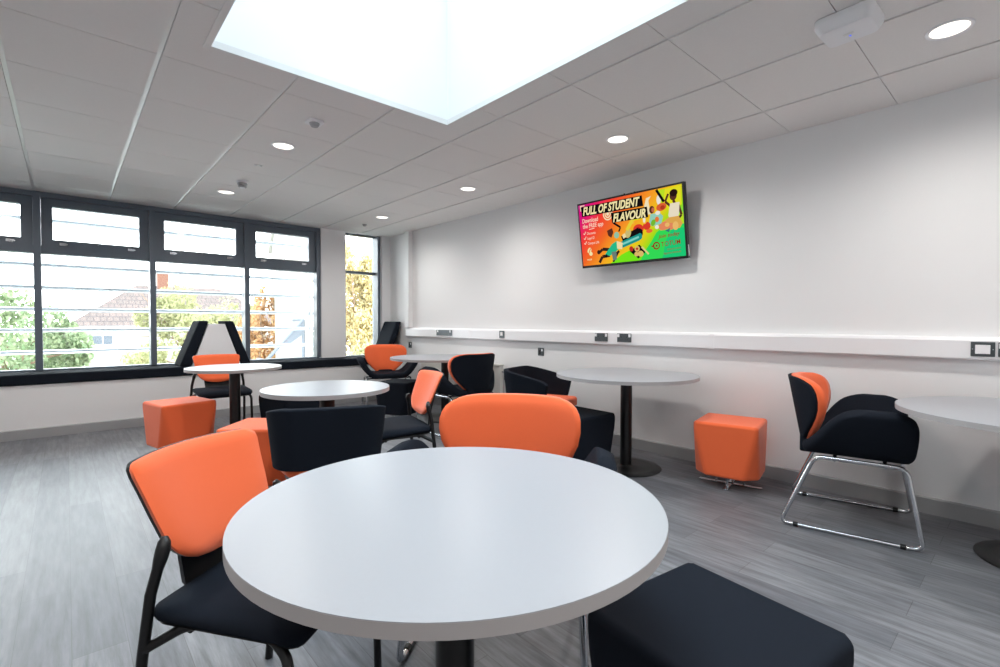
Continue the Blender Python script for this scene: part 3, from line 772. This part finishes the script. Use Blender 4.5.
# ------------------------------------------------------------ television
def television():
    W, H = 1.058, 0.610
    r = empty('television', 'wall-mounted flat television showing a colourful student food advert', 'television', (0, 0, 0))
    tilt = math.radians(9.0)
    # local frame: x across the screen (left to right as seen), y up, z out of the screen
    O = Vector((3.745, 2.992, 1.676))                 # lower left front corner
    ex = Vector((0.030, -1, 0)).normalized(); hz = Vector((-1, -0.030, 0)).normalized(); ey = hz*math.sin(tilt)+Vector((0, 0, 1))*math.cos(tilt); ez = ex.cross(ey)
    if ez.x > 0: ez = -ez
    TM = Matrix(((ex.x, ey.x, ez.x, O.x), (ex.y, ey.y, ez.y, O.y), (ex.z, ey.z, ez.z, O.z), (0, 0, 0, 1)))
    r.matrix_world = TM
    assert abs(TM.to_3x3().determinant()-1) < 1e-3
    MB().box(0, W, 0, H, -0.045, 0).build('housing', 'tvcase', r, bevel=0.004)
    MB().box(0.2, W-0.2, 0.08, H-0.14, -0.062, -0.045).build('rear_bulge', 'tvcase', r, bevel=0.008)
    MB().box(W-0.012, W+0.002, 0.02, 0.11, -0.03, -0.012).build('side_port', 'white_trim', r, smooth=False)
    # screen with the advert's colour wash
    m, nt, b, N, L = newmat('advert_colours')
    nt.nodes.clear()
    tc = N.new('ShaderNodeTexCoord'); sx = N.new('ShaderNodeSeparateXYZ'); L.new(tc.outputs['Generated'], sx.inputs[0])
    ns = N.new('ShaderNodeTexNoise'); ns.inputs['Scale'].default_value = 2.2; L.new(tc.outputs['Generated'], ns.inputs['Vector'])
    a1 = N.new('ShaderNodeMath'); a1.operation = 'MULTIPLY'; a1.inputs[1].default_value = 0.72; L.new(sx.outputs['X'], a1.inputs[0])
    a2 = N.new('ShaderNodeMath'); a2.operation = 'MULTIPLY_ADD'; a2.inputs[1].default_value = -0.42; a2.inputs[2].default_value = 0.42; L.new(sx.outputs['Y'], a2.inputs[0])
    a3 = N.new('ShaderNodeMath'); a3.operation = 'ADD'; L.new(a1.outputs[0], a3.inputs[0]); L.new(a2.outputs[0], a3.inputs[1])
    a4 = N.new('ShaderNodeMath'); a4.operation = 'MULTIPLY_ADD'; a4.inputs[1].default_value = 0.12; L.new(ns.outputs['Fac'], a4.inputs[0]); L.new(a3.outputs[0], a4.inputs[2])
    cr = N.new('ShaderNodeValToRGB'); L.new(a4.outputs[0], cr.inputs[0])
    el = cr.color_ramp.elements
    el[0].position = 0.06; el[0].color = lin((190, 20, 140))
    el[1].position = 1.0; el[1].color = lin((30, 205, 110))
    for p, c in ((0.20, (226, 24, 110)), (0.32, (245, 60, 55)), (0.48, (246, 110, 40)), (0.62, (250, 165, 40)), (0.76, (240, 205, 30)), (0.88, (150, 225, 30))):
        e = el.new(p); e.color = lin(c)
    em = N.new('ShaderNodeEmission'); em.inputs['Strength'].default_value = 0.62; L.new(cr.outputs[0], em.inputs[0])
    o_ = N.new('ShaderNodeOutputMaterial'); L.new(em.outputs[0], o_.inputs[0])
    bz = 0.016; SW, SH = W-2*bz, H-2*bz-0.006
    sc = MB().box(bz, bz+SW, bz+0.006, bz+0.006+SH, 0.0, 0.001).build('screen', m, r, smooth=False)
    cm = {}
    def flat(c, k=0.60):
        if c not in cm: cm[c] = emit('advert_ink_%d' % len(cm), c, k)
        return cm[c]
    def U(u, v): return (bz+u*SW, bz+0.006+v*SH)
    layer = [0.0012]
    def shape(name, groups):
        """groups: list of (colour, [polygons in screen fractions]); one flat inlay per call"""
        mb = MB(); mats = []
        for c, polys in groups:
            mats.append(flat(c)); mb.mi = len(mats)-1
            for p in polys:
                z = layer[0]; layer[0] += 0.00004
                vs = [mb.bm.verts.new((*U(*q), z)) for q in p]
                f = mb.bm.faces.new(vs); f.material_index = mb.mi
        me = bpy.data.meshes.new(name); mb.bm.normal_update(); mb.bm.to_mesh(me); mb.bm.free()
        for k in mats: me.materials.append(k)
        o = bpy.data.objects.new(name, me); COL.objects.link(o); o.parent = sc; return o
    def ell(cx, cy, a, b_, rot=0, n=20):
        out = []
        for i in range(n):
            t = 2*PI*i/n; x, y = a*math.cos(t), b_*math.sin(t); R = math.radians(rot)
            asp = SW/SH
            X_ = x*math.cos(R)-y/asp*math.sin(R); Y_ = x*asp*math.sin(R)+y*math.cos(R)
            out.append((cx+X_, cy+Y_))
        return out
    def bar(x0, y0, x1, y1, w_):
        asp = SW/SH; dx, dy = (x1-x0)*asp, (y1-y0); l = math.hypot(dx, dy); nx, ny = -dy/l*w_/asp, dx/l*w_
        return [(x0+nx, y0+ny), (x0-nx, y0-ny), (x1-nx, y1-ny), (x1+nx, y1+ny)]
    K = (20, 16, 18); CR = (246, 232, 190)
    shape('green_field', [((52, 222, 88), [[(0.60, 0.0), (1.0, 0.0), (1.0, 0.42), (0.93, 0.47), (0.83, 0.46), (0.76, 0.38), (0.71, 0.26), (0.66, 0.16)]]),
                          ((30, 205, 120), [[(0.80, 0.0), (1.0, 0.0), (1.0, 0.40), (0.90, 0.40), (0.84, 0.25)]]),
                          ((120, 235, 30), [[(0.30, 0.0), (0.60, 0.0), (0.66, 0.16), (0.55, 0.20), (0.42, 0.12)]]),
                          ((232, 228, 40), [[(0.52, 0.60), (0.66, 0.62), (0.64, 0.72), (0.57, 0.70)], [(0.82, 0.98), (0.99, 0.98), (0.99, 0.72), (0.88, 0.66)]]),
                          ((190, 230, 40), [[(0.83, 0.70), (0.86, 0.98), (0.80, 0.98)], [(0.95, 0.60), (1.0, 0.62), (1.0, 0.45), (0.95, 0.48)]])])
    shape('spiral_artwork', [(CR, [ell(0.31, 0.78, 0.05, 0.10)]), ((245, 110, 60), [ell(0.31, 0.78, 0.040, 0.08)]), (CR, [ell(0.31, 0.78, 0.032, 0.064)]), ((245, 110, 60), [ell(0.31, 0.78, 0.022, 0.044)]), (CR, [ell(0.31, 0.78, 0.014, 0.028)])])
    shape('corner_artwork', [(CR, [[(0.02, 0.99), (0.07, 0.99), (0.07, 0.975), (0.035, 0.975), (0.035, 0.90), (0.02, 0.90)]])])
    shape('ribbon_artwork', [(CR, [[(0.655, 0.66), (0.72, 0.66), (0.71, 0.86), (0.735, 0.92), (0.69, 0.90), (0.67, 0.80)]])])
    shape('dancer_figure', [((88, 50, 38), [ell(0.925, 0.86, 0.030, 0.065), bar(0.925, 0.80, 0.94, 0.72, 0.02), bar(0.90, 0.72, 0.855, 0.80, 0.018), bar(0.855, 0.80, 0.885, 0.90, 0.016), bar(0.965, 0.72, 0.985, 0.58, 0.018), bar(0.985, 0.58, 0.95, 0.52, 0.016)]),
                            ((40, 22, 20), [ell(0.93, 0.90, 0.034, 0.05)]),
                            ((238, 226, 200), [[(0.895, 0.76), (0.975, 0.76), (0.965, 0.60), (0.955, 0.56), (0.88, 0.56), (0.875, 0.60)]]),
                            ((226, 170, 84), [[(0.875, 0.57), (0.96, 0.57), (0.99, 0.46), (0.965, 0.40), (0.88, 0.41), (0.80, 0.40), (0.77, 0.46)]]),
                            ((232, 140, 96), [ell(0.83, 0.46, 0.045, 0.06), ell(0.89, 0.44, 0.03, 0.05)]), ((240, 190, 110), [ell(0.93, 0.44, 0.025, 0.06), ell(0.86, 0.47, 0.02, 0.03)])])
    shape('seated_figure', [((92, 48, 36), [ell(0.735, 0.72, 0.024, 0.055)]), ((196, 110, 80), [ell(0.745, 0.715, 0.014, 0.035)]),
                            ((150, 210, 190), [[(0.70, 0.52), (0.72, 0.66), (0.80, 0.66), (0.83, 0.60), (0.81, 0.50), (0.73, 0.48)]]),
                            ((240, 236, 226), [ell(0.80, 0.84, 0.018, 0.07), ell(0.785, 0.66, 0.022, 0.03)]), (K, [bar(0.785, 0.99, 0.845, 0.80, 0.02)]),
                            ((224, 96, 52), [ell(0.82, 0.735, 0.045, 0.055, 8)]), ((180, 60, 34), [ell(0.83, 0.725, 0.02, 0.03)]),
                            ((236, 120, 60), [ell(0.775, 0.57, 0.018, 0.04)])])
    shape('food_artwork', [((222, 62, 44), [ell(0.60, 0.47, 0.05, 0.075), ell(0.68, 0.50, 0.035, 0.06)]), ((160, 30, 30), [ell(0.595, 0.46, 0.022, 0.04)]),
                           ((250, 190, 60), [ell(0.545, 0.60, 0.016, 0.05, 40), ell(0.66, 0.56, 0.02, 0.03)]), ((244, 240, 220), [ell(0.77, 0.46, 0.018, 0.03), ell(0.66, 0.60, 0.012, 0.05)]),
                           ((120, 190, 50), [ell(0.74, 0.53, 0.02, 0.05, -30)]), ((240, 110, 60), [ell(0.70, 0.42, 0.03, 0.03)]),
                           ])
    shape('longboard_artwork', [(K, [bar(0.44, 0.33, 0.61, 0.42, 0.075), ell(0.61, 0.41, 0.03, 0.07)]), ((30, 150, 140), [bar(0.43, 0.27, 0.60, 0.35, 0.05), ell(0.61, 0.36, 0.022, 0.05)]), ((130, 215, 200), [bar(0.44, 0.28, 0.60, 0.355, 0.016)]),
                           ])
    shape('sauce_artwork', [((206, 190, 120), [ell(0.50, 0.43, 0.028, 0.07, -20)]), ((236, 214, 60), [bar(0.49, 0.48, 0.55, 0.62, 0.028)]),
                           ])
    shape('waffle_artwork', [(K, [[(0.50, 0.16), (0.60, 0.24), (0.655, 0.12), (0.58, 0.03)]]), ((226, 190, 110), [ell(0.575, 0.18, 0.025, 0.045), ell(0.605, 0.10, 0.028, 0.045), ell(0.565, 0.10, 0.02, 0.035)]), ((190, 50, 40), [ell(0.575, 0.18, 0.012, 0.02), ell(0.52, 0.19, 0.02, 0.04)]),
                           ((230, 214, 140), [bar(0.62, 0.20, 0.68, 0.08, 0.014)]), ((60, 120, 130), [[(0.84, 0.39), (0.885, 0.42), (0.872, 0.36)]])])
    shape('skating_figure', [((52, 34, 30), [bar(0.30, 0.22, 0.23, 0.24, 0.026), bar(0.23, 0.24, 0.19, 0.19, 0.022), ell(0.185, 0.20, 0.018, 0.035), bar(0.30, 0.13, 0.22, 0.12, 0.026), bar(0.22, 0.12, 0.185, 0.03, 0.024), bar(0.33, 0.10, 0.40, 0.18, 0.020), bar(0.39, 0.17, 0.33, 0.02, 0.018)]),
                             ((40, 190, 140), [[(0.25, 0.15), (0.33, 0.30), (0.38, 0.34), (0.42, 0.24), (0.36, 0.17), (0.30, 0.12)]]),
                             ((245, 226, 170), [[(0.38, 0.34), (0.44, 0.30), (0.43, 0.20), (0.38, 0.22)], [(0.44, 0.42), (0.47, 0.44), (0.48, 0.38), (0.45, 0.36)]]),
                             ((150, 200, 170), [ell(0.385, 0.43, 0.026, 0.05)]), ((96, 48, 34), [[(0.29, 0.52), (0.345, 0.55), (0.355, 0.48), (0.33, 0.40), (0.30, 0.44)]]),
                             (K, [bar(0.36, 0.63, 0.43, 0.54, 0.016), bar(0.43, 0.54, 0.41, 0.48, 0.012), bar(0.27, 0.15, 0.255, 0.10, 0.014)]), ((110, 130, 120), [[(0.32, 0.18), (0.37, 0.18), (0.37, 0.05), (0.33, 0.04)]])])
    shape('heading_band', [(K, [[(0.028, 0.965), (0.655, 0.955), (0.662, 0.797), (0.035, 0.805)]]), (K, [[(0.345, 0.785), (0.695, 0.777), (0.70, 0.622), (0.35, 0.628)]])])
    def text(name, s, u, v, size, rot, col, bold=0.0, shear=0.3, width=1.0, align='LEFT'):
        cu = bpy.data.curves.new(name, 'FONT'); cu.body = s; cu.size = size; cu.shear = shear; cu.offset = bold; cu.align_x = align; cu.resolution_u = 3
        tmp = bpy.data.objects.new(name+'_curve', cu); COL.objects.link(tmp)
        bpy.context.view_layer.update()
        dg = bpy.context.evaluated_depsgraph_get()
        me = bpy.data.meshes.new_from_object(tmp.evaluated_get(dg)); bpy.data.objects.remove(tmp)
        xs = [q.co.x for q in me.vertices]; wd = max(xs)-min(xs)
        k = width/wd if width else 1.0
        x0, y0 = U(u, v); R = math.radians(rot); z = 0.0072
        for q in me.vertices:
            x, y = (q.co.x-min(xs))*k, q.co.y
            q.co = (x0+x*math.cos(R)-y*math.sin(R), y0+x*math.sin(R)+y*math.cos(R), z)
        me.materials.clear(); me.materials.append(flat(col))
        o = bpy.data.objects.new(name, me); COL.objects.link(o); o.parent = sc; return o
    HD = (250, 236, 176)
    rt_ = math.degrees(math.atan2(-0.010*SH, 0.627*SW))
    text('heading_lettering', 'FULL OF STUDENT', 0.050, 0.828, 0.100, rt_, HD, bold=0.0035, width=0.585*SW)
    text('heading_lettering', 'FLAVOUR', 0.362, 0.640, 0.098, rt_, HD, bold=0.0035, width=0.318*SW)
    PK = (255, 214, 190)
    text('advert_lettering', 'Download', 0.035, 0.70, 0.056, 0, PK, bold=0.0012, shear=0.1, width=0.175*SW)
    text('advert_lettering', 'the FREE app', 0.035, 0.615, 0.052, 0, PK, bold=0.0012, shear=0.1, width=0.225*SW)
    shape('underline', [(PK, [bar(0.10, 0.585, 0.16, 0.595, 0.006)])])
    for v_, s_, w_ in ((0.505, 'Discounts', 0.095), (0.425, 'Legal ID', 0.080), (0.345, 'Campus Life', 0.125)):
        text('advert_lettering', s_, 0.075, v_, 0.034, 0, PK, bold=0.0005, shear=0.1, width=w_*SW)
        shape('tick', [(PK, [bar(0.035, v_+0.03, 0.045, v_+0.008, 0.007), bar(0.045, v_+0.008, 0.062, v_+0.055, 0.007)])])
    shape('leaf_emblem', [(HD, [ell(0.085, 0.245, 0.020, 0.05, -30), ell(0.098, 0.19, 0.018, 0.035, 60)]), ((240, 120, 50), [bar(0.075, 0.20, 0.10, 0.28, 0.008)])])
    text('advert_lettering', 'nus', 0.055, 0.085, 0.030, 0, HD, bold=0.0004, shear=0.0, width=0.05*SW)
    DR = (150, 52, 30)
    text('advert_lettering', 'Join today', 0.775, 0.290, 0.044, 2.5, DR, bold=0.0006, shear=0.3, width=0.19*SW)
    text('brand_lettering', 'TOTUM', 0.800, 0.165, 0.056, 2.5, DR, bold=0.0003, shear=0.05, width=0.165*SW)
    g1 = (52, 222, 88)
    shape('brand_emblem', [(DR, [ell(0.755, 0.19, 0.032, 0.057)]), (g1, [ell(0.757, 0.19, 0.021, 0.037)]), (DR, [ell(0.757, 0.19, 0.009, 0.016), bar(0.71, 0.19, 0.735, 0.19, 0.010)])])
    text('advert_lettering', 'totum.com', 0.850, 0.105, 0.026, 2, DR, shear=0.1, width=0.115*SW)
    text('advert_lettering', '#getmoretotum', 0.815, 0.050, 0.026, 2, DR, shear=0.1, width=0.150*SW)
    # bracket between set and wall
    bk = MB(); bk.box(0.40, 0.72, 0.15, 0.45, -0.075, -0.062)
    bk.box(0.45, 0.48, 0.12, 0.50, -0.10, -0.070).box(0.64, 0.67, 0.12, 0.50, -0.10, -0.070)
    bk.build('tilt_bracket', 'blackmetal', r, bevel=0.002)
    # hooks on the top edge
    MB().box(0.50, 0.51, H, H+0.008, -0.03, -0.02).box(0.60, 0.61, H, H+0.006, -0.03, -0.02).build('bracket_hook', 'blackmetal', r, smooth=False)
    return r
tv = television()

# ------------------------------------------------------------ outside
struct(MB().box(-60, 80, 8.2, 140, -3.9, -3.6).build('ground', 'bounce_ground', smooth=False))
def tree(name, label, cat, x, y, z0, z1, rx, ry, mat, n, leaf, cz=None, seed=1, group=None):
    rnd = random.Random(seed)
    r = empty(name, label, cat, (x, y, -3.6), group=group)
    tr_ = MB()
    h = z1+3.6; zb = z0+3.6
    tr_.tube([(0, 0, 0), (0.1, 0.05, h*0.35), (0.0, 0.1, h*0.7)], [0.16, 0.12, 0.05], n=8)
    for k in range(7):
        a = rnd.uniform(0, 2*PI); s = rnd.uniform(0.35, 0.6)*h
        e = (math.cos(a)*rx*0.8, math.sin(a)*ry*0.8, rnd.uniform(max(zb, s), h*0.93))
        tr_.tube([(0.05, 0.05, s), (e[0]*0.5, e[1]*0.5, (s+e[2])/2+0.15), e], [0.06, 0.035, 0.012], n=6)
    tr_.build('trunk', 'bark', r)
    m = MB(); zc, rz = (zb+h)/2, (h-zb)/2
    clumps = []
    for k in range(26):
        while True:
            p = Vector((rnd.uniform(-1, 1), rnd.uniform(-1, 1), rnd.uniform(-1, 1)))
            if 0.3 < p.length < 1: break
        clumps.append((p*0.82, rnd.uniform(0.16, 0.36)))
    for k in range(n):
        c, s = rnd.choice(clumps)
        d = Vector((rnd.gauss(0, 1), rnd.gauss(0, 1), rnd.gauss(0, 1))).normalized()*s*rnd.uniform(0.5, 1.0)
        p = c+d; p = Vector((p.x*rx, p.y*ry, zc+p.z*rz))
        nr = Euler((rnd.uniform(0, PI), rnd.uniform(0, PI), rnd.uniform(0, PI))).to_matrix()
        l = leaf*rnd.uniform(0.6, 1.3); w_ = l*0.55
        vs = [m.bm.verts.new(p+nr @ Vector(q)) for q in ((-l, 0, 0), (0, -w_, 0.1*l), (l, 0, 0), (0, w_, 0.1*l))]
        m.bm.faces.new(vs)
    me = bpy.data.meshes.new('foliage'); m.bm.to_mesh(me); m.bm.free(); me.materials.append(M[mat])
    o = bpy.data.objects.new('foliage', me); COL.objects.link(o); o.parent = r
    return r
def dirpos(u, D):
    a = 0.72914+math.atan((u-500)/485.66); return D*math.sin(a), D*math.cos(a)
G = 'trees outside the windows'
def tr(u, D, z0, z1, rx, mat, n, leaf, label, seed, name='garden_tree', cat='tree'):
    x, y = dirpos(u, D); tree(name, label, cat, x, y, z0, z1, rx, rx*0.8, mat, n, leaf, seed=seed, group=G)
tr(2, 19, -2.4, 2.3, 2.0, 'leaf_dark', 7500, 0.085, 'pale green tree at the far left, behind the leftmost window pane', 3)
tr(10, 14.5, -2.5, 0.15, 1.2, 'leaf_green', 6000, 0.07, 'bright green bush low behind the leftmost window pane', 4, 'garden_bush', 'bush')
tr(54, 27, -3.3, 1.15, 0.95, 'leaf_dark', 4200, 0.085, 'dark green tree left of the house outside', 5)
tr(138, 33, -3.4, -0.05, 1.7, 'leaf_yellow', 4800, 0.09, 'low olive bush in front of the house wall outside', 6, 'garden_bush', 'bush')
tr(188, 30, -3.2, 3.1, 2.9, 'leaf_yellow', 12000, 0.095, 'wide yellow-green tree right of the tiled house outside', 7)
tr(232, 24, -3.2, 2.7, 1.55, 'leaf_yellow', 6500, 0.08, 'paler yellow-green tree seen right of the backrests outside', 8)
tr(262, 19, -3.2, 2.9, 0.98, 'leaf_orange', 6500, 0.065, 'orange autumn tree beside the white building outside', 9)
tr(357, 17, -3.0, 4.3, 1.75, 'leaf_gold', 19000, 0.075, 'tall golden autumn tree outside the narrow window', 10)
tr(376, 12.5, -3.2, 0.75, 1.1, 'leaf_yellow', 5200, 0.06, 'yellow-green bush low outside the narrow window', 11, 'garden_bush', 'bush')

def house():
    x0, x1, y0, y1 = -0.2, 13.0, 40.0, 50.0; g = -3.6; ez = 0.95
    r = empty('house', 'white rendered house with a brown tiled hipped roof seen through the window', 'house', (0, 0, 0))
    MB().box(0.3, x1, y0, y1, g, ez).build('wall', 'render_white', r, smooth=False)
    m = MB()
    e = [(-0.1, y0-0.4, ez-0.1), (x1+0.4, y0-0.4, ez-0.1), (x1+0.4, y1+0.4, ez-0.1), (-0.1, y1+0.4, ez-0.1)]
    rg = [(3.9, 45, 3.9), (x1-3.6, 45, 3.9)]
    V = [m.bm.verts.new(p) for p in e+rg]
    for f in ((0, 1, 5, 4), (2, 3, 4, 5), (3, 0, 4), (1, 2, 5), (3, 2, 1, 0)): m.bm.faces.new([V[i] for i in f])
    m.build('roof', 'rooftile', r, smooth=False)
    MB().box(-0.15, x1+0.45, y0-0.48, y0-0.38, ez-0.22, ez-0.06).build('gutter', 'white_trim', r, smooth=False)
    f = MB().box(1.15, 2.3, y0-0.06, y0+0.05, -0.35, 0.35).build('window', 'white_trim', r, smooth=False)
    MB().box(1.22, 1.70, y0-0.08, y0-0.05, -0.28, 0.28).box(1.75, 2.23, y0-0.08, y0-0.05, -0.28, 0.28).build('pane', 'paintsteel', f, smooth=False)
    MB().box(5.2, 5.9, 44.6, 45.4, 3.2, 4.9).build('chimney', 'brick', r, smooth=False)
house()
r = empty('garden_shed', 'small shed with a pinkish tiled roof left of the house', 'shed', (-0.6, 34, 0))
MB().box(-0.9, 0.9, 0, 2.5, -3.6, 0.2).build('wall', 'render_white', r, smooth=False)
MB().prism([(-1.1, 0.15), (1.1, 0.15), (0.1, 1.1)], 1, -0.2, 2.7).build('roof', 'rooftile', r, smooth=False)

def white_building():
    r = empty('white_building', 'plain white building outside the right end of the wide window', 'building', (0, 0, 0))
    a = dirpos(276, 17.5); b_ = dirpos(330, 17.5)
    c_ = dirpos(272, 24); d_ = dirpos(330, 24)
    q_ = [a, b_, d_, c_]
    MB().prism(q_, 2, -3.6, 4.2).build('wall', 'render_white', r, smooth=False)
    MB().prism([(x+(0.12 if i in (1, 2) else -0.12), y+(-0.12 if i < 2 else 0.12)) for i, (x, y) in enumerate(q_)], 2, 4.2, 4.4).build('parapet', 'render_white', r, smooth=False)
    # external stair rising to the right
    s = MB()
    y = a[1]-1.2
    p0, p1 = Vector((a[0]-0.65, y, 0.0)), Vector((a[0]+0.45, y, 1.22))
    s.tube([p0, p1], 0.05, n=8); s.tube([p0, p0+Vector((0, 0.9, 0))], 0.04, n=8)
    s.tube([p1, p1+Vector((0, 0.9, 0))], 0.04, n=8); s.tube([p1, p1-Vector((0, 0, 4.7))], 0.05, n=8); s.tube([p0, p0-Vector((0, 0, 3.55))], 0.05, n=8)
    s.build('stair_rail', 'paintsteel', r)
    q = MB(); d = (p1-p0)
    A = p0+d*0.45; B = p0+d*0.98
    q.prism([(A.x, A.z), (B.x, B.z), (B.x, B.z-0.42), (A.x+0.10, A.z-0.12)], 1, y-0.03, y+0.03)
    q.build('stair_panel', 'paintsteel', r, smooth=False)
white_building()

# ------------------------------------------------------------ daylight
w = bpy.data.worlds.new('World'); S.world = w; w.use_nodes = True
nt = w.node_tree; N = nt.nodes; L = nt.links; bg = N['Background']
tc = N.new('ShaderNodeTexCoord'); sx = N.new('ShaderNodeSeparateXYZ'); L.new(tc.outputs['Generated'], sx.inputs[0])
cr = N.new('ShaderNodeValToRGB'); L.new(sx.outputs['Z'], cr.inputs[0])
# overcast sky: about three to four times brighter overhead than at the horizon
cr.color_ramp.elements[0].position = 0.0; cr.color_ramp.elements[0].color = (0.88, 0.90, 0.93, 1)
cr.color_ramp.elements[1].position = 1.0; cr.color_ramp.elements[1].color = (0.75, 0.885, 1.0, 1)
L.new(cr.outputs[0], bg.inputs[0]); bg.inputs[1].default_value = 7.3
def portal(name, loc, rot, sx_, sy_):
    la = bpy.data.lights.new(name, 'AREA'); la.shape = 'RECTANGLE'; la.size = sx_; la.size_y = sy_; la.cycles.is_portal = True
    o = bpy.data.objects.new(name, la); COL.objects.link(o); o.location = loc; o.rotation_euler = rot
portal('daylight_portal', ((XL+2.76)/2, 7.30, 1.56), (-PI/2, 0, 0), 2.76-XL, 1.95)
portal('daylight_portal', (3.42, 7.30, 1.56), (-PI/2, 0, 0), 0.62, 1.95)
portal('daylight_portal', ((SX0+SX1)/2, (SY0+SY1)/2, ZT+0.06), (0, 0, 0), SX1-SX0, SY1-SY0)

# ------------------------------------------------------------ camera
f_, yaw, pit, rol = 485.66, 0.72914, -0.021897, 0.00189
F = Vector((math.sin(yaw)*math.cos(pit), math.cos(yaw)*math.cos(pit), math.sin(pit)))
R = Vector((math.cos(yaw), -math.sin(yaw), 0)); Uv = R.cross(F)
c, s = math.cos(rol), math.sin(rol)
R, Uv = R*c+Uv*s, Uv*c-R*s
cd = bpy.data.cameras.new('camera'); cd.sensor_width = 36; cd.lens = f_*36/1000; cd.clip_start = 0.05; cd.clip_end = 300
co = bpy.data.objects.new('camera', cd); COL.objects.link(co)
co.matrix_world = Matrix(((R.x, Uv.x, -F.x, 0), (R.y, Uv.y, -F.y, 0), (R.z, Uv.z, -F.z, CAM_H), (0, 0, 0, 1)))
S.camera = co
S.view_settings.view_transform = 'Standard'; S.view_settings.look = 'None'; S.view_settings.gamma = 1; S.view_settings.exposure = 0.62
S.view_settings.use_curve_mapping = False
S.cycles.max_bounces = 10; S.cycles.diffuse_bounces = 6; S.cycles.glossy_bounces = 4; S.cycles.transparent_max_bounces = 12
S.cycles.caustics_reflective = False; S.cycles.caustics_refractive = False; S.cycles.sample_clamp_indirect = 8
